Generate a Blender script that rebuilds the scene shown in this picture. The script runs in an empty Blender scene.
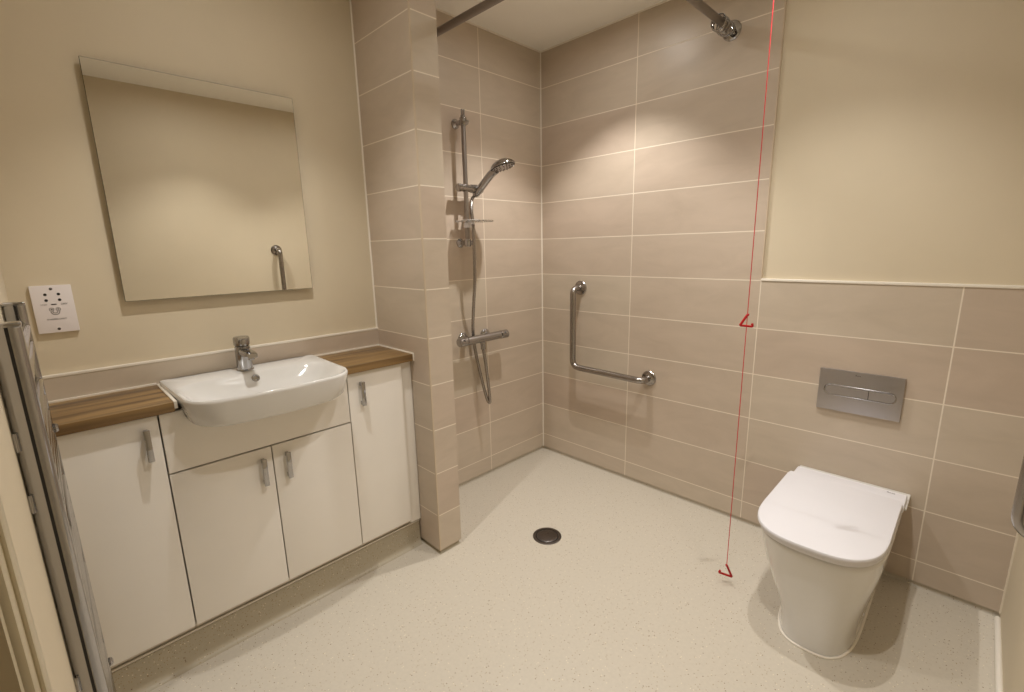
import bpy, bmesh, math, random
from mathutils import Vector, Matrix
random.seed(7)
PI = math.pi
sc = bpy.context.scene
C = sc.collection
H_TILE, W_TILE = .2, .608
Z_HALF = 1.1057            # top of the half-height tiling
CEIL = 2.29
XR, YL = 2.037, -2.168     # right wall, wall with the doorway
NX, NY0, NY1 = .38, -1.095, -.982   # tiled nib beside the vanity

# ------------------------------------------------------------------ materials
def srgb(r, g, b):
    f = lambda c: (c/255/12.92) if c/255 <= .04045 else ((c/255+.055)/1.055)**2.4
    return (f(r), f(g), f(b), 1)

def mat(name, col, rough=.5, metal=0, coat=0, ior=1.5):
    m = bpy.data.materials.new(name); m.use_nodes = True
    b = m.node_tree.nodes['Principled BSDF']
    b.inputs['Base Color'].default_value = col
    b.inputs['Roughness'].default_value = rough
    b.inputs['Metallic'].default_value = metal
    b.inputs['IOR'].default_value = ior
    b.inputs['Coat Weight'].default_value = coat
    b.inputs['Coat Roughness'].default_value = .05
    return m

def N(m, t): return m.node_tree.nodes.new(t)
def L(m, a, b): m.node_tree.links.new(a, b)
def math_n(m, op, a, b=None):
    n = N(m, 'ShaderNodeMath'); n.operation = op
    for i, v in enumerate((a, b)):
        if v is None: continue
        if isinstance(v, (int, float)): n.inputs[i].default_value = v
        else: L(m, v, n.inputs[i])
    return n.outputs[0]

def wobble(m, col, amt=.04, scale=30, rough_amt=0):
    """paint / porcelain with a faint procedural unevenness"""
    b = m.node_tree.nodes['Principled BSDF']
    g = N(m, 'ShaderNodeNewGeometry'); n = N(m, 'ShaderNodeTexNoise')
    n.inputs['Scale'].default_value = scale; n.inputs['Detail'].default_value = 3
    L(m, g.outputs['Position'], n.inputs['Vector'])
    r = N(m, 'ShaderNodeValToRGB')
    r.color_ramp.elements[0].position = .3; r.color_ramp.elements[1].position = .7
    r.color_ramp.elements[0].color = tuple(c*(1-amt) for c in col[:3])+(1,)
    r.color_ramp.elements[1].color = tuple(min(1, c*(1+amt)) for c in col[:3])+(1,)
    L(m, n.outputs['Fac'], r.inputs['Fac']); L(m, r.outputs['Color'], b.inputs['Base Color'])
    return m

TILE_A, TILE_B = srgb(200, 186, 167), srgb(195, 177, 159)
GROUT = srgb(232, 220, 202)
def tile_mat(name, axis, u0, v0=Z_HALF, row=H_TILE):
    m = mat(name, TILE_A, .38)
    b = m.node_tree.nodes['Principled BSDF']
    g = N(m, 'ShaderNodeNewGeometry'); s = N(m, 'ShaderNodeSeparateXYZ')
    L(m, g.outputs['Position'], s.inputs[0])
    u = math_n(m, 'ADD', s.outputs[axis], 50*W_TILE-u0)
    v = math_n(m, 'ADD', s.outputs['Z'], 50*row-v0)
    c = N(m, 'ShaderNodeCombineXYZ'); L(m, u, c.inputs[0]); L(m, v, c.inputs[1])
    br = N(m, 'ShaderNodeTexBrick'); br.offset = 0; br.squash = 1
    for k, x in (('Scale', 1), ('Mortar Size', .0022), ('Mortar Smooth', .2), ('Bias', 0), ('Brick Width', W_TILE), ('Row Height', row)):
        br.inputs[k].default_value = x
    br.inputs['Color1'].default_value = TILE_A; br.inputs['Color2'].default_value = TILE_B
    br.inputs['Mortar'].default_value = GROUT
    L(m, c.outputs[0], br.inputs['Vector'])
    # faint horizontal veining of the stone-look glaze
    mp = N(m, 'ShaderNodeMapping'); mp.inputs['Scale'].default_value = (4, 11, 1)
    L(m, c.outputs[0], mp.inputs['Vector'])
    n = N(m, 'ShaderNodeTexNoise'); n.inputs['Scale'].default_value = 1.0; n.inputs['Detail'].default_value = 6
    n.inputs['Distortion'].default_value = .7; n.inputs['Roughness'].default_value = .6
    L(m, mp.outputs[0], n.inputs['Vector'])
    r = N(m, 'ShaderNodeValToRGB')
    r.color_ramp.elements[0].position = .3; r.color_ramp.elements[0].color = (.93, .925, .915, 1)
    r.color_ramp.elements[1].position = .65; r.color_ramp.elements[1].color = (1.03, 1.03, 1.03, 1)
    L(m, n.outputs['Fac'], r.inputs['Fac'])
    mx = N(m, 'ShaderNodeMix'); mx.data_type = 'RGBA'; mx.blend_type = 'MULTIPLY'
    mx.inputs[0].default_value = 1
    L(m, br.outputs['Color'], mx.inputs[6]); L(m, r.outputs['Color'], mx.inputs[7])
    mx2 = N(m, 'ShaderNodeMix'); mx2.data_type = 'RGBA'
    L(m, br.outputs['Fac'], mx2.inputs[0]); L(m, mx.outputs[2], mx2.inputs[6]); mx2.inputs[7].default_value = GROUT
    L(m, mx2.outputs[2], b.inputs['Base Color'])
    ro = math_n(m, 'MULTIPLY_ADD', br.outputs['Fac'], .4); ro.node.inputs[2].default_value = .38
    L(m, ro, b.inputs['Roughness'])
    bp = N(m, 'ShaderNodeBump'); bp.inputs['Strength'].default_value = .35; bp.inputs['Distance'].default_value = .002
    inv = math_n(m, 'SUBTRACT', 1.0, br.outputs['Fac'])
    L(m, inv, bp.inputs['Height']); L(m, bp.outputs['Normal'], b.inputs['Normal'])
    return m

def vinyl_mat(rgb=(199, 190, 174), name='speckled_vinyl'):
    base = srgb(*rgb)
    m = mat(name, base, .42)
    b = m.node_tree.nodes['Principled BSDF']
    g = N(m, 'ShaderNodeNewGeometry')
    n = N(m, 'ShaderNodeTexNoise'); n.inputs['Scale'].default_value = 90; n.inputs['Detail'].default_value = 5
    L(m, g.outputs['Position'], n.inputs['Vector'])
    r = N(m, 'ShaderNodeValToRGB')
    r.color_ramp.elements[0].position = .3; r.color_ramp.elements[0].color = tuple(c*.965 for c in base[:3])+(1,)
    r.color_ramp.elements[1].position = .7; r.color_ramp.elements[1].color = tuple(c*1.025 for c in base[:3])+(1,)
    L(m, n.outputs['Fac'], r.inputs['Fac'])
    cur = r.outputs['Color']
    for scale, thr, prob, col in ((140, .20, .70, srgb(158, 134, 98)), (90, .15, .80, srgb(122, 98, 68)), (120, .2, .88, srgb(226, 216, 192))):
        v = N(m, 'ShaderNodeTexVoronoi'); v.inputs['Scale'].default_value = scale
        L(m, g.outputs['Position'], v.inputs['Vector'])
        d = math_n(m, 'LESS_THAN', v.outputs['Distance'], thr)
        sp = N(m, 'ShaderNodeSeparateColor'); L(m, v.outputs['Color'], sp.inputs[0])
        k = math_n(m, 'GREATER_THAN', sp.outputs[0], prob)
        f = math_n(m, 'MULTIPLY', d, k)
        mx = N(m, 'ShaderNodeMix'); mx.data_type = 'RGBA'
        L(m, f, mx.inputs[0]); L(m, cur, mx.inputs[6]); mx.inputs[7].default_value = col
        cur = mx.outputs[2]
    L(m, cur, b.inputs['Base Color'])
    return m

def walnut_mat():
    m = mat('walnut_laminate', srgb(120, 84, 52), .4)
    b = m.node_tree.nodes['Principled BSDF']
    g = N(m, 'ShaderNodeNewGeometry'); mp = N(m, 'ShaderNodeMapping')
    mp.inputs['Scale'].default_value = (34, 1.6, 34)
    L(m, g.outputs['Position'], mp.inputs['Vector'])
    n = N(m, 'ShaderNodeTexNoise'); n.inputs['Scale'].default_value = 1; n.inputs['Detail'].default_value = 6; n.inputs['Distortion'].default_value = .6
    L(m, mp.outputs[0], n.inputs['Vector'])
    r = N(m, 'ShaderNodeValToRGB')
    r.color_ramp.elements[0].position = .3; r.color_ramp.elements[0].color = srgb(84, 61, 37)
    r.color_ramp.elements[1].position = .7; r.color_ramp.elements[1].color = srgb(158, 126, 80)
    L(m, n.outputs['Fac'], r.inputs['Fac']); L(m, r.outputs['Color'], b.inputs['Base Color'])
    return m

M = {}
M['paint'] = wobble(mat('cream_wall_paint', srgb(212, 198, 172), .62), srgb(212, 198, 172), .015, 6)
M['ceil'] = wobble(mat('white_ceiling_paint', srgb(247, 243, 234), .7), srgb(247, 243, 234), .01, 6)
M['tile_x'] = tile_mat('beige_stone_tile_back', 'X', .592)
M['tile_y'] = tile_mat('beige_stone_tile_shower', 'Y', -.449)
M['tile_nx'] = tile_mat('beige_stone_tile_nib_side', 'X', -.1, 2.044, .1864)
M['tile_ny'] = tile_mat('beige_stone_tile_nib_end', 'Y', -.9, 2.044, .1864)
M['tile_up'] = tile_mat('beige_stone_tile_upstand', 'Y', -1.65, .99)
M['vinyl'] = vinyl_mat()
M['vinyl_shaded'] = vinyl_mat((178, 167, 145), 'shaded_speckled_vinyl')  # floor vinyl darkened, so the plinth's shade is painted into the colour
M['bead'] = mat('white_silicone', srgb(236, 228, 214), .4)
M['grout'] = mat('tile_edge_grout', srgb(222, 208, 186), .5)
M['edge'] = mat('tile_edge', srgb(200, 182, 158), .5)
M['walnut'] = walnut_mat()
M['door'] = wobble(mat('cream_gloss_door', srgb(243, 237, 228), .22, coat=.3), srgb(243, 237, 228), .01, 8)
M['carcass'] = mat('white_board', srgb(214, 205, 190), .5)
M['ceramic'] = wobble(mat('white_ceramic', srgb(224, 221, 216), .12, coat=.6), srgb(224, 221, 216), .008, 12)
M['plastic'] = wobble(mat('white_plastic', srgb(222, 219, 221), .38), srgb(222, 219, 221), .008, 12)
def brushed(name, col, rough):
    m = mat(name, col, rough, 1)
    b = m.node_tree.nodes['Principled BSDF']
    g = N(m, 'ShaderNodeNewGeometry'); n = N(m, 'ShaderNodeTexNoise')
    n.inputs['Scale'].default_value = 60; n.inputs['Detail'].default_value = 2
    L(m, g.outputs['Position'], n.inputs['Vector'])
    o = math_n(m, 'MULTIPLY_ADD', n.outputs['Fac'], rough*.4); o.node.inputs[2].default_value = rough*.8
    L(m, o, b.inputs['Roughness'])
    return m
M['chrome'] = brushed('polished_chrome', (.43, .425, .43, 1), .08)
M['steel'] = brushed('satin_steel', (.37, .345, .325, 1), .24)
M['bronze'] = brushed('dark_satin_rail', (.36, .31, .28, 1), .28)
M['rail_dark'] = mat('dark_satin_curtain_rail', (.30, .27, .245, 1), .38, .95)
M['rail'] = brushed('dull_chrome', (.36, .33, .31, 1), .34)
M['plate'] = brushed('satin_grey_plate', (.46, .435, .43, 1), .42)
M['silver'] = brushed('satin_handle', (.62, .60, .57, 1), .3)
M['dark'] = mat('dark_gap', srgb(28, 24, 20), .6)
M['grate'] = brushed('dark_drain_steel', (.2, .18, .17, 1), .3)
M['mirror'] = mat('mirror_silver', (.90, .89, .85, 1), .003, 1)
M['glass_edge'] = mat('dark_glass_edge', srgb(84, 80, 62), .25)
M['red'] = mat('red_plastic', srgb(176, 10, 16), .35)
M['cord'] = mat('red_cord', srgb(206, 40, 50), .6)
M['ink'] = mat('grey_print', srgb(80, 72, 68), .6)
M['switch'] = mat('socket_plastic', srgb(232, 224, 222), .3)
M['lining'] = wobble(mat('cream_gloss_woodwork', srgb(192, 179, 150), .3), srgb(192, 179, 150), .01, 8)
M['doorwood'] = walnut_mat(); M['doorwood'].name = 'dark_door_veneer'
M['hallfloor'] = wobble(mat('hall_carpet', srgb(92, 78, 66), .9), srgb(92, 78, 66), .15, 300)
g_ = bpy.data.materials.new('clear_acrylic'); g_.use_nodes = True
gb = g_.node_tree.nodes['Principled BSDF']
gb.inputs['Transmission Weight'].default_value = .8; gb.inputs['Roughness'].default_value = .12
gb.inputs['Base Color'].default_value = (.95, .93, .9, 1); gb.inputs['IOR'].default_value = 1.3
M['acrylic'] = g_
e_ = bpy.data.materials.new('lamp_lens'); e_.use_nodes = True
eb = e_.node_tree.nodes['Principled BSDF']
eb.inputs['Emission Color'].default_value = (1, .98, .95, 1); eb.inputs['Emission Strength'].default_value = 200
M['lens'] = e_

# ------------------------------------------------------------------ mesh helpers
def merge(bm, tmp):
    me = bpy.data.meshes.new('tmp'); tmp.to_mesh(me); tmp.free(); bm.from_mesh(me); bpy.data.meshes.remove(me)

def box(bm, x0, x1, y0, y1, z0, z1, bev=0, seg=2):
    t = bmesh.new(); bmesh.ops.create_cube(t, size=1)
    for v in t.verts:
        v.co = Vector(((x0+x1)/2+v.co.x*(x1-x0), (y0+y1)/2+v.co.y*(y1-y0), (z0+z1)/2+v.co.z*(z1-z0)))
    if bev: bmesh.ops.bevel(t, geom=t.edges[:], offset=bev, segments=seg, profile=.6, affect='EDGES', clamp_overlap=True)
    merge(bm, t); return bm

def loft(bm, rings, cap0=True, cap1=True, closed=True):
    t = bmesh.new(); vr = [[t.verts.new(p) for p in r] for r in rings]
    n = len(rings[0])
    for a, b in zip(vr, vr[1:]):
        for i in range(n if closed else n-1):
            j = (i+1) % n
            try: t.faces.new((a[i], a[j], b[j], b[i]))
            except ValueError: pass
    if cap0: t.faces.new(vr[0][::-1])
    if cap1: t.faces.new(vr[-1])
    bmesh.ops.recalc_face_normals(t, faces=t.faces[:])
    merge(bm, t); return bm

def fillet(pts, r, n=8):
    pts = [Vector(p) for p in pts]; out = [pts[0]]
    for a, b, c in zip(pts, pts[1:], pts[2:]):
        d1, d2 = (a-b), (c-b); k = min(r, d1.length*.49, d2.length*.49)
        p, q = b+d1.normalized()*k, b+d2.normalized()*k
        for i in range(n+1):
            t = i/n; out.append(p*(1-t)**2+b*2*t*(1-t)+q*t*t)
    out.append(pts[-1]); return out

def catmull(pts, n=10):
    P = [Vector(p) for p in pts]; P = [P[0]*2-P[1]]+P+[P[-1]*2-P[-2]]; out = []
    for i in range(1, len(P)-2):
        for k in range(n):
            t = k/n; a, b, c, d = P[i-1:i+3]
            out.append(.5*((2*b)+(c-a)*t+(2*a-5*b+4*c-d)*t*t+(3*b-a-3*c+d)*t**3))
    out.append(P[-2]); return out

def tube(bm, pts, r, n=20, closed=False):
    pts = [Vector(p) for p in pts]; m = len(pts)
    rs = r if isinstance(r, (list, tuple)) else [r]*m
    up = None; rings = []
    for i, p in enumerate(pts):
        a = pts[(i-1) % m] if (closed or i > 0) else p
        b = pts[(i+1) % m] if (closed or i < m-1) else p
        t = (b-a).normalized()
        if up is None:
            up = t.orthogonal().normalized()
        up = (up-t*up.dot(t)).normalized(); s = t.cross(up)
        rings.append([p+(up*math.cos(k*2*PI/n)+s*math.sin(k*2*PI/n))*rs[i] for k in range(n)])
    if closed: rings.append(rings[0])
    loft(bm, rings, not closed, not closed)
    if closed: bmesh.ops.remove_doubles(bm, verts=bm.verts[:], dist=1e-6)
    return bm

def lathe(bm, prof, center, axis=(0, 0, 1), n=40):
    """prof: [(radius, height along axis)]"""
    ax = Vector(axis).normalized(); u = ax.orthogonal().normalized(); w = ax.cross(u); c = Vector(center)
    rings = [[c+ax*h+(u*math.cos(k*2*PI/n)+w*math.sin(k*2*PI/n))*max(r, 1e-5) for k in range(n)] for r, h in prof]
    return loft(bm, rings)

def cyl(bm, a, b, r, bev=.001, n=28):
    a, b = Vector(a), Vector(b); h = (b-a).length
    return lathe(bm, [(r-bev, 0), (r, bev), (r, h-bev), (r-bev, h)], a, b-a, n)

def torus(bm, c, R, r, axis=(0, 0, 1), n=36, k=10):
    ax = Vector(axis).normalized(); u = ax.orthogonal().normalized(); w = ax.cross(u); c = Vector(c)
    return tube(bm, [c+(u*math.cos(i*2*PI/n)+w*math.sin(i*2*PI/n))*R for i in range(n)], r, k, True)

def prism(bm, poly, f, h0, h1, bev=0):
    """poly: 2-D outline; f(u, v, h) -> point"""
    t = bmesh.new(); a = [t.verts.new(f(u, v, h0)) for u, v in poly]; b = [t.verts.new(f(u, v, h1)) for u, v in poly]
    n = len(poly)
    for i in range(n): t.faces.new((a[i], a[(i+1) % n], b[(i+1) % n], b[i]))
    f0 = t.faces.new(a[::-1]); f1 = t.faces.new(b)
    bmesh.ops.recalc_face_normals(t, faces=t.faces[:])
    if bev: bmesh.ops.bevel(t, geom=list(f1.edges), offset=bev, segments=2, affect='EDGES', clamp_overlap=True)
    merge(bm, t); return bm

def pill(u0, u1, v0, v1, n=12):
    r = (v1-v0)/2; cv = (v0+v1)/2
    return [(u1-r+r*math.sin(k*PI/n), cv-r*math.cos(k*PI/n)) for k in range(n+1)] + \
           [(u0+r-r*math.sin(k*PI/n), cv+r*math.cos(k*PI/n)) for k in range(n+1)]

BM = bmesh.new
def obj(name, bm, m, parent=None, label=None, smooth=True, angle=35):
    me = bpy.data.meshes.new(name)
    if parent is not None:
        p = parent; off = Vector((0, 0, 0))
        while p is not None: off += p.location; p = p.parent
        bmesh.ops.translate(bm, vec=-off, verts=bm.verts[:])
    bm.to_mesh(me); bm.free()
    for x in (m if isinstance(m, (list, tuple)) else [m]): me.materials.append(x)
    if smooth:
        me.polygons.foreach_set('use_smooth', [True]*len(me.polygons))
        me.set_sharp_from_angle(angle=math.radians(angle))
    o = bpy.data.objects.new(name, me); C.objects.link(o)
    if parent is not None: o.parent = parent
    if label: o['label'] = label
    return o

def tag(o, label, cat, group=None):
    o['label'] = label; o['category'] = cat
    if group: o['group'] = group
    return o

def thing(name, label, cat, loc, group=None):
    o = bpy.data.objects.new(name, None); C.objects.link(o); o.location = loc; o.empty_display_size = .05
    return tag(o, label, cat, group)

def struct(name, bm, m, parent=None, **k):
    o = obj(name, bm, m, parent, **k)
    if parent is None: o['kind'] = 'structure'
    return o

def copy_tree(o, parent=None):
    if o.type == 'LIGHT': return None
    c = o.copy(); C.objects.link(c)
    if parent is not None: c.parent = parent
    for ch in list(o.children): copy_tree(ch, c)
    return c

def text(name, s, size, mat_, parent, M4, label=None):
    cu = bpy.data.curves.new(name, 'FONT'); cu.body = s; cu.size = size; cu.align_x = 'CENTER'; cu.align_y = 'CENTER'; cu.extrude = .0002
    t = bpy.data.objects.new(name, cu); C.objects.link(t)
    bpy.context.view_layer.update()
    me = bpy.data.meshes.new_from_object(t.evaluated_get(bpy.context.evaluated_depsgraph_get()))
    bpy.data.objects.remove(t); bpy.data.curves.remove(cu)
    bm = BM(); bm.from_mesh(me); bpy.data.meshes.remove(me); bmesh.ops.transform(bm, matrix=M4, verts=bm.verts[:])
    return obj(name, bm, mat_, parent, label, smooth=False)

def frame(origin, x, y):
    x = Vector(x).normalized(); z = x.cross(Vector(y)).normalized(); y = z.cross(x)
    m = Matrix.Identity(4)
    for i in range(3): m[i][0], m[i][1], m[i][2], m[i][3] = x[i], y[i], z[i], origin[i]
    return m

# ------------------------------------------------------------------ the room
struct('floor', box(BM(), -.12, XR+.12, YL-.1, .12, -.1, 0), M['vinyl'], smooth=False)
struct('ceiling', box(BM(), -.12, XR+.12, YL-.1, .12, CEIL, CEIL+.1), M['ceil'], smooth=False)
struct('wall_back', box(BM(), -.12, XR+.12, .009, .12, 0, CEIL), M['paint'], smooth=False)
struct('wall_right', box(BM(), XR, XR+.12, YL, .009, 0, CEIL), M['paint'], smooth=False)
struct('wall_mirror_side', box(BM(), -.12, 0, YL, NY0+.012, 0, CEIL), M['paint'], smooth=False)
struct('wall_shower_side', box(BM(), -.12, -.009, NY1-.012, .009, 0, CEIL), M['paint'], smooth=False)
b = BM()   # left wall round the doorway
DX0, DX1, DZ = 1.405, 2.0, 2.03
box(b, -.12, DX0, YL-.1, YL, 0, CEIL); box(b, DX1, XR+.12, YL-.1, YL, 0, CEIL); box(b, DX0, DX1, YL-.1, YL, DZ, CEIL)
struct('wall_left', b, M['paint'], smooth=False)
# nib core and its tile skins
struct('wall_nib', box(BM(), -.1, NX-.012, NY0+.012, NY1-.012, 0, CEIL), M['paint'], smooth=False)
NZ = .02
b = BM(); box(b, 0, NX, NY0, NY1, NZ, CEIL)
for f in b.faces: f.material_index = 1 if abs(f.normal.x) > .5 else 0
struct('wall_nib_tiles', b, [M['tile_nx'], M['tile_ny']], smooth=False)
b = BM(); box(b, 0, XR, 0, .012, .022, Z_HALF); box(b, 0, 1.2, 0, .012, Z_HALF, CEIL)
struct('wall_back_tiles', b, M['tile_x'], smooth=False)
struct('wall_shower_tiles', box(BM(), -.012, 0, NY1, 0, .022, CEIL), M['tile_y'], smooth=False)
# vinyl coving under the tiles (concave fillet)
def cove(name, path, h=.024, w=-.002, m='vinyl'):
    """path: list of (point, inward normal) pairs in plan"""
    prof = [(-.009, h), (-.0086, h*.3), (-.007, h*.08), (w, .0004), (w, -.004), (-.009, -.004)]
    rings = [[Vector((p[0]+nn[0]*d, p[1]+nn[1]*d, z)) for d, z in prof] for p, nn in path]
    return struct(name, loft(BM(), rings), M[m], angle=60)
cove('trim_shower_coving', [((0, NY1), (1, 0)), ((0, 0), (1, 0))])
cove('trim_back_coving', [((0, 0), (0, -1)), ((XR, 0), (0, -1))])
cove('trim_nib_coving', [((0, NY0), (0, -1)), ((NX, NY0), (1, -1)), ((NX, NY1), (1, 1)), ((0, NY1), (0, 1))], .024, -.0008, 'vinyl_shaded')
# beads and edge trims
struct('trim_half_tile_top', box(BM(), 1.2, XR, -.003, .009, Z_HALF-.002, Z_HALF+.008, .002), M['bead'])
struct('trim_tile_edge', box(BM(), 1.197, 1.2015, -.0005, .009, Z_HALF+.008, CEIL), M['edge'], smooth=False)
struct('trim_shower_corner', cyl(BM(), (.001, -.001, .02), (.001, -.001, CEIL), .0038, 0, 12), M['bead'])
struct('trim_right_corner', cyl(BM(), (XR, -.001, .02), (XR, -.001, Z_HALF), .005, 0, 12), M['grout'])
struct('trim_nib_corner', cyl(BM(), (.001, NY0, .93), (.001, NY0, CEIL), .0045, 0, 12), M['bead'])
struct('trim_nib_edge_outer', box(BM(), NX-.005, NX+.0005, NY0-.0005, NY0+.005, NZ, CEIL), M['edge'], smooth=False)
struct('trim_shower_ceiling_bead', box(BM(), 0, .006, NY1, 0, CEIL-.006, CEIL), M['bead'], smooth=False)
struct('trim_back_ceiling_bead', box(BM(), 0, 1.2, -.006, 0, CEIL-.006, CEIL), M['bead'], smooth=False)
b = BM(); tube(b, [(XR-.006, -.002, .004), (XR-.006, -.02, .009), (XR-.006, -2.1, .009)], [.003, .0085, .0085], 12)
struct('baseboard_right', b, M['bead'])
# tiled upstand behind the worktop
struct('trim_upstand_tiles', box(BM(), 0, .01, YL, NY0, .853, .925), M['tile_up'], smooth=False)
struct('trim_upstand_bead', box(BM(), 0, .0115, YL, NY0, .924, .9325, .002), M['bead'])
# doorway: architrave, lining, dark door folded out into the hall
b = BM(); box(b, DX0-.068, DX0-.004, YL, YL+.017, 0, DZ+.06, .004); box(b, DX0-.052, DX0-.022, YL+.016, YL+.020, 0, DZ+.06, .002)
box(b, DX0-.07, DX1+.03, YL, YL+.017, DZ+.004, DZ+.07, .004)
struct('trim_architrave', b, M['lining'])
b = BM(); box(b, DX0, DX0+.012, YL-.012, YL+.012, 0, DZ); box(b, DX1-.012, DX1, YL-.1, YL+.012, 0, DZ); box(b, DX0, DX1, YL-.1, YL+.012, DZ-.012, DZ)
struct('trim_door_lining', b, M['lining'], smooth=False)
struct('door_1', box(BM(), DX0+.013, DX0+.053, YL-.80, YL-.012, .006, DZ-.015, .002), M['doorwood'])
b = BM(); box(b, .5, 2.7, -3.6, YL-.1, -.1, 0)
struct('floor_hall', b, M['hallfloor'], smooth=False)
b = BM(); box(b, .5, 2.7, -3.7, -3.6, 0, CEIL); box(b, .4, .5, -3.7, YL-.1, 0, CEIL); box(b, 2.7, 2.8, -3.7, YL-.1, 0, CEIL)
struct('wall_hall', b, M['paint'], smooth=False)
struct('ceiling_hall', box(BM(), .4, 2.8, -3.7, YL-.1, CEIL, CEIL+.1), M['ceil'], smooth=False)

# ------------------------------------------------------------------ vanity
BY, BW = -1.640, .2395      # basin centre and half width
VF = .262      # door fronts
YW = YL+.004
def handle(parent, y, zc, h=.092, m='chrome'):
    """flat strap pull standing off the door on two short feet"""
    b = BM(); w = .0075; x0, x1 = VF+.016, VF+.023
    box(b, x0, x1, y-w, y+w, zc-h/2, zc+h/2, .0018)
    for s in (-1, 1): box(b, VF, x0+.002, y-w*.7, y+w*.7, zc+s*h*.40-.007, zc+s*h*.40+.007, .0015)
    return obj('handle', b, M[m], parent)
def base_cabinet(name, y0, y1, label, doors, ztop, body_top):
    t = thing(name, label, 'cabinet', (.13, (y0+y1)/2, .106))
    b = BM(); th = .016
    box(b, .012, VF-.020, y0+.001, y0+th, .118, body_top); box(b, .012, VF-.020, y1-th, y1-.001, .118, body_top)
    box(b, .012, VF-.020, y0+th, y1-th, .118, .134); box(b, .012, .02, y0+th, y1-th, .134, body_top)
    box(b, .03, VF-.03, y0+th, y1-th, .42, .436)
    obj('body', b, M['carcass'], t, smooth=False)
    for d0, d1, hy, hz in doors:
        d = obj('door', box(BM(), VF-.018, VF, d0+.0018, d1-.0018, .137, ztop, .0018), M['door'], t)
        handle(d, hy, hz)
    return t
CY0, CY1 = -1.929, -1.374
base_cabinet('base_cabinet', YW, CY0, 'narrow cream cabinet beside the chrome towel rail, one door', [(YW, CY0, -1.962, .745)], .821, .824)
base_cabinet('base_cabinet', CY1, -1.146, 'narrow cream cabinet beside the tiled nib, one door', [(CY1, -1.146, -1.324, .742)], .821, .824)
cc = base_cabinet('basin_cabinet', CY0, CY1, 'wide cream two-door cabinet under the washbasin', [(CY0, -1.6515, -1.684, .562), (-1.6515, CY1, -1.609, .562)], .638, .64)
# frieze panel with the notch for the basin
half = [(.2310, .822), (.2260, .800), (.2205, .789), (.2120, .7812), (.1985, .7772), (.149, .7768)]   # follows the underside of the basin
poly = [(CY0+.002, .643), (CY1-.002, .643), (CY1-.002, .822)]+[(BY+a, z) for a, z in half]+[(BY-a, z) for a, z in half[::-1]]+[(CY0+.002, .822)]
obj('frieze_panel', prism(BM(), poly, lambda u, v, h: Vector((h, u, v)), VF-.018, VF, .0012), M['door'], cc)
struct('trim_filler', box(BM(), .15, VF-.012, -1.1445, NY0-.001, .118, .824, .001), M['door'])
pf = [(.2415, .101), (.243, .1035), (.06, .1035), (.06, -.004), (.262, -.004), (.262, .0004), (.2555, .0016), (.249, .0065), (.2445, .015), (.2425, .028)]
struct('trim_plinth', loft(BM(), [[Vector((x, y, z)) for x, z in pf] for y in (YW, NY0-.006)]), M['vinyl_shaded'], angle=40)
struct('trim_plinth_top', box(BM(), .2, .2462, YW, NY0-.006, .107, .114, .001), M['carcass'])

# worktop pieces, each side of the basin
def worktop(y0, y1, label):
    o = obj('worktop', box(BM(), .011, .276, y0, y1, .825, .853, .0018), M['walnut']); return tag(o, label, 'worktop')
worktop(YW, BY-BW-.010, 'walnut worktop piece over the cabinet by the towel rail')
worktop(BY+BW+.006, NY0-.003, 'short walnut worktop piece between the basin and the tiled nib')
b = BM()
box(b, .0105, .0165, YW, BY-BW-.010, .8525, .8595, .001); box(b, .0105, .277, BY-BW-.0105, BY-BW-.0025, .8335, .8555, .001)
struct('trim_worktop_bead_near', b, M['bead'])
b = BM()
box(b, .0105, .0165, BY+BW+.006, NY0-.003, .8525, .8595, .001); box(b, .0105, .279, NY0-.0055, NY0-.0005, .825, .8575, .001)
box(b, .243, .250, NY0-.0045, NY0-.0005, .12, .825, .001)
struct('trim_worktop_bead_nib', b, M['bead'])

# ------------------------------------------------------------------ washbasin
def polar(inside, c, n, rmax=1.0):
    out = []
    for k in range(n):
        a = 2*PI*(k+.5)/n; d = (math.cos(a), math.sin(a)); lo, hi = 0, rmax
        for _ in range(40):
            m_ = (lo+hi)/2
            if inside(c[0]+d[0]*m_, c[1]+d[1]*m_): lo = m_
            else: hi = m_
        out.append((c[0]+d[0]*lo, c[1]+d[1]*lo))
    return out
BX0, BXF = .026, .424
def basin_outer(ins, bow=1.0):
    hw0, xf, xb = BW-ins, BXF-ins*.9, BX0
    def f(x, y):
        hw = hw0+.007*(.24-x)/.22                          # slightly wider at the back
        v = abs(y-BY)/hw
        if v > 1 or x < xb: return False
        if x < xb+.012:                                   # back corners
            e = max(0, abs(y-BY)-(hw-.012)); g = xb+.012-x
            return e*e+g*g < .012**2
        xs = .30
        if x < xs: return True
        w = xf-.030*v*v*bow-xs                             # bowed front with round corners
        k = max(0, (abs(y-BY)-(hw-.075))/.075); q = (x-xs)/max(w, .01)
        kk = max(0, (x-(xs+w-.075))/.075)
        return q < 1 and k**2.2+kk**2.2 < 1
    return f
def basin_inner(xb, xf, hw, n=4.0):
    cx, rx = (xb+xf)/2, (xf-xb)/2
    def f(x, y):
        v = abs(y-BY)/hw; xx = x+.022*min(v, 1)**2*(1 if x > cx else 0)
        return (abs(xx-cx)/rx)**n+v**n < 1
    return f
NB = 160; cB = (.25, BY)
ring = lambda fn, z, dz=None: [Vector((x, y, z+(dz(x, y) if dz else 0))) for x, y in polar(fn, cB, NB)]
ZR = .866
rings = [ring(basin_outer(.09), .7775), ring(basin_outer(.040), .778), ring(basin_outer(.025), .7825), ring(basin_outer(.0155), .792), ring(basin_outer(.007), .826),
         ring(basin_outer(.000), .858), ring(basin_outer(.0006), .864), ring(basin_outer(.003), .8672), ring(basin_outer(.007), ZR)]
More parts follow.
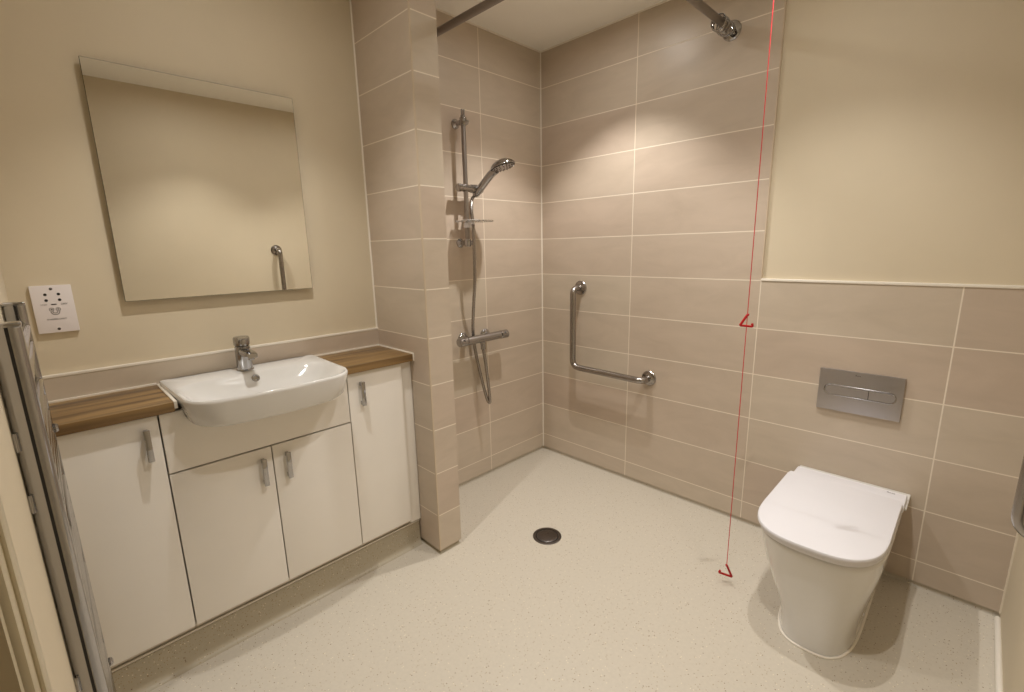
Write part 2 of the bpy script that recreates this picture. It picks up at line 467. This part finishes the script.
bowl = [(.122, .412, .232, ZR-.0006, 5), (.128, .407, .226, .861, 5), (.132, .400, .216, .850, 4.5), (.146, .387, .198, .828, 4), (.165, .36, .17, .804, 3.2), (.19, .32, .12, .794, 2.6), (.225, .275, .05, .7915, 2.2)]
for xb, xf, hw, z, n in bowl: rings.append(ring(basin_inner(xb, xf, hw, n), z))
ws = thing('washbasin', 'white semi-recessed ceramic washbasin set in the walnut worktop', 'washbasin', (.2, BY, .776))
obj('bowl', loft(BM(), rings), M['ceramic'], ws, angle=50)
ov = BM(); torus(ov, (.1385, BY+.004, .844), .010, .0028, (.93, 0, .36)); lathe(ov, [(.0095, 0), (.0095, .001)], (.1365, BY+.004, .843), (.93, 0, .36), 24)
obj('overflow_ring', ov, M['chrome'], ws)
wb = BM(); lathe(wb, [(.030, 0), (.031, .002), (.028, .0045), (.022, .005), (.021, .003), (.019, .0035), (.004, .006)], (.25, BY, .792), (0, 0, 1))
obj('waste_plug', wb, M['chrome'], ws)

# basin mixer tap
TX, TY = .082, -1.649
tp = thing('basin_mixer_tap', 'chrome single-lever mixer tap on the back ledge of the washbasin', 'tap', (TX, TY, ZR))
b = BM(); lathe(b, [(.0265, .0), (.027, .003), (.0245, .006), (.0242, .066), (.0235, .082), (.021, .085)], (TX, TY, ZR)); obj('tap_body', b, M['chrome'], tp)
b = BM()
prof = lambda w, h, x, z: [Vector((x, TY+math.copysign(abs(math.cos(k*2*PI/20))**.5, math.cos(k*2*PI/20))*w, z+math.copysign(abs(math.sin(k*2*PI/20))**.5, math.sin(k*2*PI/20))*h)) for k in range(20)]
loft(b, [prof(.0185, .013, TX, ZR+.066), prof(.0185, .012, TX+.03, ZR+.067), prof(.018, .0105, TX+.075, ZR+.066), prof(.017, .0095, TX+.098, ZR+.064), prof(.014, .008, TX+.102, ZR+.064)])
sp = obj('spout', b, M['chrome'], tp)
obj('aerator', cyl(BM(), (TX+.084, TY, ZR+.049), (TX+.084, TY, ZR+.060), .0105), M['chrome'], sp)
b = BM(); lathe(b, [(.0205, .0855), (.0245, .089), (.0252, .100), (.0248, .112), (.0225, .1165), (.012, .118)], (TX, TY, ZR))
loft(b, [prof(.017, .0045, TX-.01, ZR+.1115), prof(.017, .0045, TX+.025, ZR+.1125), prof(.0135, .0035, TX+.048, ZR+.115), prof(.011, .0025, TX+.053, ZR+.116)])
obj('lever', b, M['chrome'], tp)

# ------------------------------------------------------------------ mirror, shaver socket
mi = thing('mirror', 'frameless square mirror on the cream wall above the washbasin', 'mirror', (.012, -1.645, 1.123))
b = BM(); box(b, 0, .017, -1.86, -1.43, 1.2, 1.73); obj('back_frame', b, M['carcass'], mi, smooth=False)
b = BM(); box(b, .017, .022, -1.929, -1.364, 1.1235, 1.795, .001, 1)
b.normal_update()
for f in b.faces: f.material_index = 0 if f.normal.x > .9 else 1
obj('mirror_glass', b, [M['mirror'], M['glass_edge']], mi, smooth=False)

SY0, SY1, SZ0, SZ1 = -2.126, -2.041, 1.051, 1.183
so = thing('shaver_socket', 'white shaver socket on the cream wall left of the mirror', 'shaver socket', (0, (SY0+SY1)/2, SZ0))
obj('faceplate', box(BM(), 0, .0105, SY0, SY1, SZ0, SZ1, .002), M['switch'], so)
su = lambda u, v: (SY0+(SY1-SY0)*u, SZ1-(SZ1-SZ0)*v)
for u, v in ((.5, .075), (.5, .925)):
    y, z = su(u, v); b = BM(); lathe(b, [(.0036, 0), (.0036, .0006), (.0022, .0012)], (.0104, y, z), (1, 0, 0), 20); box(b, .0112, .0118, y-.0025, y+.0025, z-.0004, z+.0004)
    obj('screw', b, M['ink'], so)
for u, v in ((.34, .19), (.66, .19), (.34, .31), (.66, .31)):
    y, z = su(u, v); obj('socket_hole', lathe(BM(), [(.0037, 0), (.0037, .0004)], (.0104, y, z), (1, 0, 0), 20), M['dark'], so)
y, z = su(.5, .40); obj('selector_slot', box(BM(), .0104, .0109, y-.0055, y+.0055, z-.0014, z+.0014), M['dark'], so)
FR = lambda u, v: frame((.0107,)+su(u, v), (0, 1, 0), (0, 0, 1))
text('voltage_mark', '115V', .0065, M['ink'], so, FR(.26, .40)); text('voltage_mark', '230V', .0065, M['ink'], so, FR(.75, .40))
text('caption', 'SHAVERS ONLY', .0058, M['ink'], so, FR(.5, .715))
b = BM()      # shaver pictogram: two heads over a curved body
for u in (.42, .58):
    y, z = su(u, .505); torus(b, (.0107, y, z), .0045, .0006, (1, 0, 0), 20, 6); box(b, .0105, .0109, y-.0016, y+.0016, z-.0016, z+.0016)
y, z = su(.5, .55); tube(b, [(.0107, y+.009*math.cos(a), z-.009*math.sin(a)) for a in [PI*k/12 for k in range(13)]], .0007, 6)
y, z = su(.5, .545); tube(b, [(.0107, y+.005*math.cos(a), z-.005*math.sin(a)) for a in [PI*k/12 for k in range(13)]], .0007, 6)
obj('shaver_symbol', b, M['ink'], so)

# ------------------------------------------------------------------ heated towel rail
RX0, RX1, RZ0, RZ1 = .385, .845, .11, 1.167
RY0, RY1 = -2.1668, -2.1315
YG = -2.1475     # groove down the side of each upright
tr = thing('heated_towel_rail', 'tall chrome ladder towel rail on the doorway wall', 'towel rail', ((RX0+RX1)/2, (RY0+RY1)/2, RZ0))
def upright_poly(x):
    hw, ym = .015, YG; p = []
    def arc(cx, cy, r, a0, a1, n=5):
        for k in range(n+1):
            a = a0+(a1-a0)*k/n; p.append((cx+r*math.cos(a), cy+r*math.sin(a)))
    r = .009
    arc(x+hw-r, RY1-r, r, 0, PI/2); arc(x-hw+r, RY1-r, r, PI/2, PI)
    p.extend([(x-hw, ym+.002), (x-hw+.004, ym+.002), (x-hw+.004, ym-.002), (x-hw, ym-.002)])
    arc(x-hw+r, RY0+r, r, PI, 1.5*PI); arc(x+hw-r, RY0+r, r, 1.5*PI, 2*PI)
    p.extend([(x+hw, ym-.002), (x+hw-.004, ym-.002), (x+hw-.004, ym+.002), (x+hw, ym+.002)])
    return p
for x in (RX0, RX1):
    u = obj('upright', prism(BM(), upright_poly(x), lambda a, c, h: Vector((a, c, h)), RZ0, RZ1-.006), M['chrome'], tr)
    obj('groove_strip', box(BM(), x-.0142, x+.0142, YG-.0019, YG+.0019, RZ0, RZ1-.008), M['dark'], u, smooth=False)
    obj('end_cap', box(BM(), x-.0155, x+.0155, RY0-.0005, RY1+.0005, RZ1-.008, RZ1, .004, 3), M['chrome'], u)
z = RZ0+.05; k = 0
while z < RZ1-.04:
    obj('rung', cyl(BM(), (RX0+.012, -2.1420, z), (RX1-.012, -2.1420, z), .0105, .0005, 18), M['chrome'], tr)
    k += 1; z += .036 if k % 5 else .085
for z in (.99, .89, .558):
    for x in (RX1,): obj('wall_bracket', box(BM(), x+.008, x+.017, YL, YL+.0055, z-.015, z+.015, .0015), M['chrome'], tr)
for z in (.883, .257):
    obj('fixing_knob', lathe(BM(), [(.010, 0), (.0105, .005), (.008, .009), (.003, .0105)], (RX0+.022, -2.1335, z), (0, 1, 0), 20), M['chrome'], tr)

# ------------------------------------------------------------------ shower
ry, rx = -.611, .06
rr = thing('shower_riser_rail', 'vertical chrome riser rail on the shower wall', 'riser rail', (0, ry, 1.27))
b = BM(); cyl(b, (rx, ry, 1.275), (rx, ry, 1.86), .0110, .001, 24)
for s in (-1, 1): box(b, rx-.004, rx+.004, ry+s*.006-.0025, ry+s*.006+.0025, 1.858, 1.885, .001)
obj('rail', b, M['rail'], rr, label='dull chrome rail tube')
for z in (1.832, 1.287):
    b = BM(); lathe(b, [(.022, 0), (.022, .006), (.017, .012), (.012, .018), (.011, rx-.01)], (0, ry, z), (1, 0, 0), 32)
    lathe(b, [(.015, -.017), (.0165, -.014), (.0165, .014), (.015, .017)], (rx, ry, z), (0, 0, 1), 28); cyl(b, (rx, ry-.004, z), (rx, ry+.026, z), .011)
    obj('wall_bracket', b, M['chrome'], rr)
b = BM(); cyl(b, (rx, -.660, 1.540), (rx, -.640, 1.540), .0185, .003); cyl(b, (rx, -.640, 1.540), (rx, -.560, 1.540), .017, .002); cyl(b, (rx, -.582, 1.540), (rx+.002, -.512, 1.540), .0195, .003)
obj('slider_holder', b, M['steel'], rr)

# handset
a0, a1 = Vector((.050, -.548, 1.512)), Vector((.168, -.535, 1.598))
sh = thing('shower_handset', 'chrome shower handset resting in the slider of the riser rail', 'shower head', a0)
hd = (a1-a0)
pts = [a0, a0+hd*.05, a0+hd*.25, a0+hd*.6+Vector((0, 0, .004)), a0+hd*.9+Vector((0, 0, .006)), a1+Vector((.02, .001, .014))]
obj('handle', tube(BM(), catmull(pts, 6), [.0135+.005*min(1, i/8) for i in range(31)], 22), M['chrome'], sh)
nrm = Vector((.24, .12, -.95)).normalized(); hc = Vector((.224, -.522, 1.624))
hb = obj('head', lathe(BM(), [(.012, -.030), (.034, -.026), (.053, -.014), (.0585, -.004), (.0585, .001), (.055, .003)], hc, nrm, 44), M['chrome'], sh)
obj('face_ring', lathe(BM(), [(.0562, .0028), (.0545, .0048), (.052, .0052), (.051, .003)], hc, nrm, 44), M['dark'], sh)
b = BM(); lathe(b, [(.051, .002), (.0505, .0045), (.02, .006), (.002, .006)], hc, nrm, 44)
obj('spray_plate', b, M['plate'], sh)
u_ = nrm.orthogonal().normalized(); w_ = nrm.cross(u_)
b = BM()
for R_, n_ in ((.044, 16), (.032, 12), (.019, 7)):
    for k in range(n_):
        p = hc+(u_*math.cos(k*2*PI/n_)+w_*math.sin(k*2*PI/n_))*R_; cyl(b, p+nrm*.004, p+nrm*.0105, .0023, .0005, 8)
nz_ = obj('nozzles', b, M['steel'], sh); nz_['kind'] = 'stuff'

# hose
hp = [(.048, -.550, 1.508), (.044, -.562, 1.49), (.060, -.580, 1.44), (.082, -.592, 1.36), (.086, -.594, 1.25), (.076, -.590, 1.1), (.056, -.584, 1.0), (.032, -.575, .88), (.024, -.568, .81), (.030, -.560, .72),
      (.046, -.540, .58), (.060, -.522, .48), (.067, -.514, .456), (.073, -.512, .468), (.073, -.520, .56), (.070, -.532, .68), (.065, -.540, .7465)]
hz = catmull(hp, 12)
tag(obj('shower_hose', tube(BM(), hz, [.0078+.0005*(i % 2) for i in range(len(hz))], 14), M['steel']), 'flexible metal shower hose looping below the bar valve', 'shower hose')

# soap tray
st = thing('soap_tray', 'clear plastic soap tray clipped on the riser rail', 'soap tray', (rx, ry, 1.35))
b = BM(); pl = [(.028+u, v) for u, v in [(0, -.655), (.0, -.505), (.10, -.505), (.115, -.52), (.115, -.580), (.044, -.580), (.044, -.604), (.115, -.604), (.115, -.64), (.10, -.655)]]
prism(b, pl, lambda a, c, h: Vector((a, c, h)), 1.384, 1.388)
for (x0, y0), (x1, y1) in zip(pl, pl[1:]+pl[:1]):
    tube(b, [(x0, y0, 1.389), (x1, y1, 1.389)], .0035, 8)
obj('dish', b, M['acrylic'], st)
b = BM(); lathe(b, [(.0098, 0), (.0165, .001), (.0165, .022), (.0098, .023)], (rx, ry, 1.358), (0, 0, 1), 28); box(b, rx+.01, rx+.05, ry-.006, ry+.006, 1.372, 1.384, .002)
obj('clamp', b, M['plastic'], st)

# thermostatic bar valve
vz, vx = .808, .066
va = thing('shower_bar_valve', 'chrome thermostatic bar valve low on the shower wall', 'shower valve', (0, -.54, vz-.03))
b = BM(); cyl(b, (vx, -.648, vz), (vx, -.420, vz), .0215, .002, 32)
lathe(b, [(.014, 0), (.0145, -.016), (.0125, -.018), (.0125, -.042), (.0095, -.044)], (vx-.001, -.540, vz-.016), (0, 0, 1), 24)
obj('valve_body', b, M['chrome'], va)
for y0, y1 in ((-.698, -.650), (-.418, -.368)):
    b = BM(); cyl(b, (vx, y0, vz), (vx, y1, vz), .0225, .003, 32); ym = (y0+y1)/2
    cyl(b, (vx+.016, ym, vz+.008), (vx+.028, ym, vz+.014), .006, .001, 16)
    obj('control_knob', b, M['chrome'], va)
for y in (-.618, -.468):
    b = BM(); lathe(b, [(.0325, 0), (.0325, .004), (.028, .010), (.018, .014), (.015, .016), (.015, vx-.012)], (0, y, vz), (1, 0, 0), 36)
    obj('wall_plate', b, M['chrome'], va)

# ------------------------------------------------------------------ grab rails
def grab(name, label, path, flanges, nrm, loc, r=.0165):
    t = thing(name, label, 'grab rail', loc)
    obj('bar', tube(BM(), fillet(path, .045, 10), r, 24), M['steel'], t)
    for p in flanges:
        obj('flange', lathe(BM(), [(.039, 0), (.039, .004), (.036, .0075), (.022, .010), (.0175, .013)], p, nrm, 40), M['steel'], t)
    return t
grab('grab_rail', 'L-shaped steel grab rail on the tiled shower wall', [(.283, 0, 1.036), (.283, -.07, 1.036), (.283, -.07, .601), (.714, -.07, .597), (.714, 0, .597)],
     [(.283, 0, 1.036), (.714, 0, .597)], (0, -1, 0), (.283, 0, .597))
grab('grab_rail', 'straight vertical steel grab rail on the cream wall right of the toilet', [(XR, -.79, 1.28), (1.964, -.79, 1.28), (1.964, -.79, .677), (XR, -.79, .677)],
     [(XR, -.79, 1.28), (XR, -.79, .677)], (-1, 0, 0), (XR, -.79, .677))

# ------------------------------------------------------------------ curtain rail and rings
cz, cy, cx_ = 2.086, -.856, 1.012
cr = thing('shower_curtain_rail', 'L-shaped dark metal curtain rail high round the shower', 'curtain rail', (0, cy, cz))
obj('rail', tube(BM(), fillet([(0, cy, cz), (cx_, cy, cz), (cx_, 0, cz)], .12, 12), .0140, 20), M['rail_dark'], cr)
for p, nn in (((0, cy, cz), (1, 0, 0)), ((cx_, 0, cz), (0, -1, 0))):
    obj('flange', lathe(BM(), [(.037, 0), (.037, .004), (.033, .009), (.019, .013), (.0175, .03), (.0135, .032)], p, nn, 36), M['chrome'], cr)
proto = None
for i in range(11):
    yy = -.052-.0085*i; ax = Vector((random.uniform(-.3, .3), 1, random.uniform(-.3, .3))).normalized()
    if proto is None:
        proto = obj('curtain_ring', torus(BM(), (0, 0, 0), .028, .0018, (0, 1, 0), 28, 8), M['chrome']); o = proto
    else:
        o = proto.copy(); C.objects.link(o)
    o.rotation_mode = 'QUATERNION'; o.rotation_quaternion = Vector((0, 1, 0)).rotation_difference(ax)
    o.location = (cx_+random.uniform(-.002, .002), yy, cz-.0075+random.uniform(-.001, .001))
    tag(o, 'thin chrome curtain ring bunched at the wall end of the curtain rail', 'curtain ring', 'curtain rings bunched on the rail')

# ------------------------------------------------------------------ emergency pull cord
px, py = 1.306, -.455
pc = thing('emergency_pull_cord', 'red emergency pull cord hanging beside the toilet', 'pull cord', (px, py, .02))
obj('cord_line', tube(BM(), [(px, py, CEIL-.02), (px, py, 1.03), (px, py, .076)], .0013, 10), M['cord'], pc)
obj('ceiling_switch', lathe(BM(), [(.043, 0), (.043, -.012), (.036, -.022), (.01, -.026)], (px, py, CEIL), (0, 0, 1), 40), M['switch'], pc, label='white ceiling pull switch')
h_ = Vector((.71, .705, 0))
def tri(zt, pts):
    P = [Vector((px, py, zt))+h_*a+Vector((0, 0, c)) for a, c in pts]
    return obj('pull_handle', tube(BM(), fillet(P, .004, 4), .0041, 12), M['red'], pc)
tri(1.024, [(.004, -.001), (0, 0), (-.0225, -.036), (.020, -.041), (.018, -.030)])
tri(.077, [(-.004, -.001), (0, 0), (.023, -.050), (-.027, -.030), (-.022, -.021)])

# ------------------------------------------------------------------ floor drain
fd = thing('floor_drain', 'round dark metal shower drain in the floor', 'floor drain', (.622, -.69, 0))
b = BM(); lathe(b, [(.063, -.001), (.063, .0022), (.060, .0032), (.051, .0028), (.0505, -.001)], (.622, -.69, 0), (0, 0, 1), 56); obj('rim', b, M['grate'], fd)
obj('sump', lathe(BM(), [(.0508, -.0006), (.0508, .0006)], (.622, -.69, 0), (0, 0, 1), 48), M['dark'], fd)
b = BM(); lathe(b, [(.046, .0004), (.046, .0026), (.0445, .0034), (.002, .0034)], (.622, -.69, 0), (0, 0, 1), 48)
for k in range(-3, 4):
    w2 = math.sqrt(.042**2-(k*.011)**2); box(b, .622+k*.011-.0018, .622+k*.011+.0018, -.69-w2, -.69+w2, .003, .0046, .0006, 1)
obj('grate', b, M['grate'], fd)

# ------------------------------------------------------------------ toilet
TXc = 1.582
def dee(hw, yb, yf, n_exp=3.0, rb=.006, side=.45, n=120):
    ys = yf+(yb-yf)*side if yf > yb else yf+(yb-yf)*side
    dep = abs(yf-ys)
    def f(x, y):
        u = abs(x)/hw
        if u > 1 or y > yb: return False
        if y > yb-rb:
            e = max(0, abs(x)-(hw-rb)); g = y-(yb-rb); return e*e+g*g < rb*rb
        if y > ys: return True
        return u**n_exp+((ys-y)/dep)**n_exp < 1
    c = (0, (yb+yf)/2); out = []
    for k in range(n):
        a = 2*PI*(k+.5)/n; d = (math.cos(a), math.sin(a)); lo, hi = 0, 1
        for _ in range(36):
            m_ = (lo+hi)/2
            if f(c[0]+d[0]*m_, c[1]+d[1]*m_): lo = m_
            else: hi = m_
        out.append((d[0]*lo, c[1]+d[1]*lo))
    return out
def dring(z, hw, yb, yf, *a, dx=0, rear=0, **k):
    return [Vector((TXc+dx+x*(1+rear*max(0, min(1, (y-yf)/(yb-yf)))), y, z)) for x, y in dee(hw, yb, yf, *a, **k)]
to = thing('toilet', 'white back-to-wall toilet with a flat closed lid against the tiled wall', 'toilet', (TXc, -.3, 0))
YB = -.002
rg = []
for z, hw, yf, dx in ((.001, .108, -.584, .020), (.05, .109, -.582, .020), (.10, .120, -.580, .016), (.16, .139, -.586, .010), (.22, .155, -.596, .005), (.28, .167, -.608, .002), (.32, .1725, -.615, 0), (.338, .1745, -.620, 0), (.344, .172, -.616, 0), (.3452, .167, -.610, 0)):
    rg.append(dring(z, hw, YB, yf, 3.1, dx=dx))
obj('pan', loft(BM(), rg), M['ceramic'], to, angle=50)
obj('rear_ledge', box(BM(), TXc-.170, TXc+.183, -.13, YB, .3442, .3545, .004, 3), M['ceramic'], to)
b = BM(); loft(b, [dring(z, hw, -.175, yf, 2.8, rb=.012) for z, hw, yf in ((.3500, .160, -.622), (.3515, .1675, -.631), (.358, .1705, -.635), (.3645, .1705, -.635), (.366, .168, -.632))])
obj('seat', b, M['plastic'], to)
obj('hinge_cover', box(BM(), TXc-.166, TXc+.177, -.172, -.055, .352, .3715, .006, 3), M['plastic'], to)
b = BM(); loft(b, [dring(z, hw, -.150, yf, 2.9, rb=.007, dx=-.001) for z, hw, yf in ((.3685, .168, -.637), (.3695, .172, -.643), (.373, .174, -.645), (.379, .174, -.645), (.3825, .1725, -.643), (.3845, .169, -.638))])
obj('lid', b, M['plastic'], to)
pr = dee(.109, YB, -.586, 3.1); 
pts = [Vector((TXc+.020+x*1.012, y*1.006, .002)) for x, y in pr if y < -.02]
pts.sort(key=lambda p: math.atan2(p.x-TXc-.020, -(p.y+.25)))
obj('sealant_bead', tube(BM(), pts, .0042, 8), M['bead'], to)
obj('fixing_cap', lathe(BM(), [(.006, 0), (.006, .002), (.003, .003)], (TXc+.020+.108, -.36, .05), (1, 0, 0), 20), M['plastic'], to)
text('maker_mark', 'Roca', .012, M['ink'], to, frame((TXc+.132, -.075, .3717), (1, 0, 0), (0, 1, 0)))

# flush plate
FX0, FX1, FZ0, FZ1 = 1.445, 1.703, .617, .778
fp = thing('flush_plate', 'grey dual-flush plate on the tiles above the toilet', 'flush plate', ((FX0+FX1)/2, 0, FZ0))
obj('plate', box(BM(), FX0, FX1, -.0115, 0, FZ0, FZ1, .002), M['plate'], fp)
zc = .698; P3 = lambda u, v, h: Vector((u, -h, v))
bb = BM(); path = [Vector((u, -.0118, v)) for u, v in pill(1.465, 1.684, zc-.0195, zc+.0195)]
obj('button_surround', tube(bb, path, .0022, 8, True), M['chrome'], fp)
sx = 1.604
full = pill(1.468, 1.681, zc-.0165, zc+.0165)
obj('flush_button', prism(BM(), [(min(u, sx-.001), v) for u, v in full], P3, .0112, .0128, .0006), M['plate'], fp)
obj('flush_button', prism(BM(), [(max(u, sx+.001), v) for u, v in full], P3, .0112, .0128, .0006), M['plate'], fp)
obj('button_gap', box(BM(), sx-.001, sx+.001, -.0121, -.0114, zc-.0165, zc+.0165), M['dark'], fp, smooth=False)
text('maker_mark', 'Roca', .008, M['ink'], fp, frame(((FX0+FX1)/2-.008, -.0117, FZ1-.0135), (1, 0, 0), (0, 0, 1)))

# ------------------------------------------------------------------ lights
WARM = (1.0, .98, .95)
LAMPS = [(.58, -.46, 'over the shower'), (1.44, -.57, 'over the toilet'), (.58, -1.60, 'over the washbasin'), (1.50, -1.30, 'over the middle of the floor')]
POWER, SPREAD = 34, 98
first = None
for x, y, where in LAMPS:
    if first is None:
        first = thing('ceiling_downlight', '', 'downlight', (x, y, CEIL), 'ceiling downlights'); t = first
        obj('bezel', lathe(BM(), [(.045, 0), (.045, -.003), (.040, -.006), (.034, -.006), (.033, 0)], (x, y, CEIL), (0, 0, 1), 48), M['chrome'], t)
        obj('lens', lathe(BM(), [(.0325, -.0005), (.0325, -.002)], (x, y, CEIL), (0, 0, 1), 40), M['lens'], t)
    else:
        t = copy_tree(first); t.location = (x, y, CEIL)
    t['label'] = 'round recessed downlight in the ceiling '+where
    li = bpy.data.lights.new('downlight_beam', 'SPOT'); li.energy = POWER*(1.4 if 'shower' in where else 1); li.color = WARM; li.shadow_soft_size = .013
    li.spot_size = math.radians(SPREAD); li.spot_blend = .5 if 'shower' in where else .7
    lo = bpy.data.objects.new('downlight_beam', li); C.objects.link(lo); lo.location = (0, 0, -.008); lo.parent = t

w = bpy.data.worlds.new('World'); sc.world = w; w.use_nodes = True
w.node_tree.nodes['Background'].inputs[0].default_value = (1, .9, .75, 1); w.node_tree.nodes['Background'].inputs[1].default_value = .05

# ------------------------------------------------------------------ camera
cam = bpy.data.cameras.new('camera'); co = bpy.data.objects.new('camera', cam); C.objects.link(co)
R = [(.7095574781638051, .7043394236090926, -.020836543183369537), (-.1297733620364053, .15968482620164842, .9786008536613471), (-.6925944409880788, .6916695255907698, -.20471005759720298)]
mw = Matrix.Identity(4)
pos = (1.8416861608844914, -2.1034386102696856, 1.2571640185943282)
for i in range(3): mw[i][0], mw[i][1], mw[i][2], mw[i][3] = R[0][i], R[1][i], -R[2][i], pos[i]
co.matrix_world = mw
cam.sensor_width = 36; cam.lens = 467.2245*36/1024; cam.clip_start = .01
sc.camera = co
vs = sc.view_settings
vs.view_transform = 'Standard'; vs.look = 'None'; vs.gamma = 1; vs.use_curve_mapping = False; vs.exposure = 0
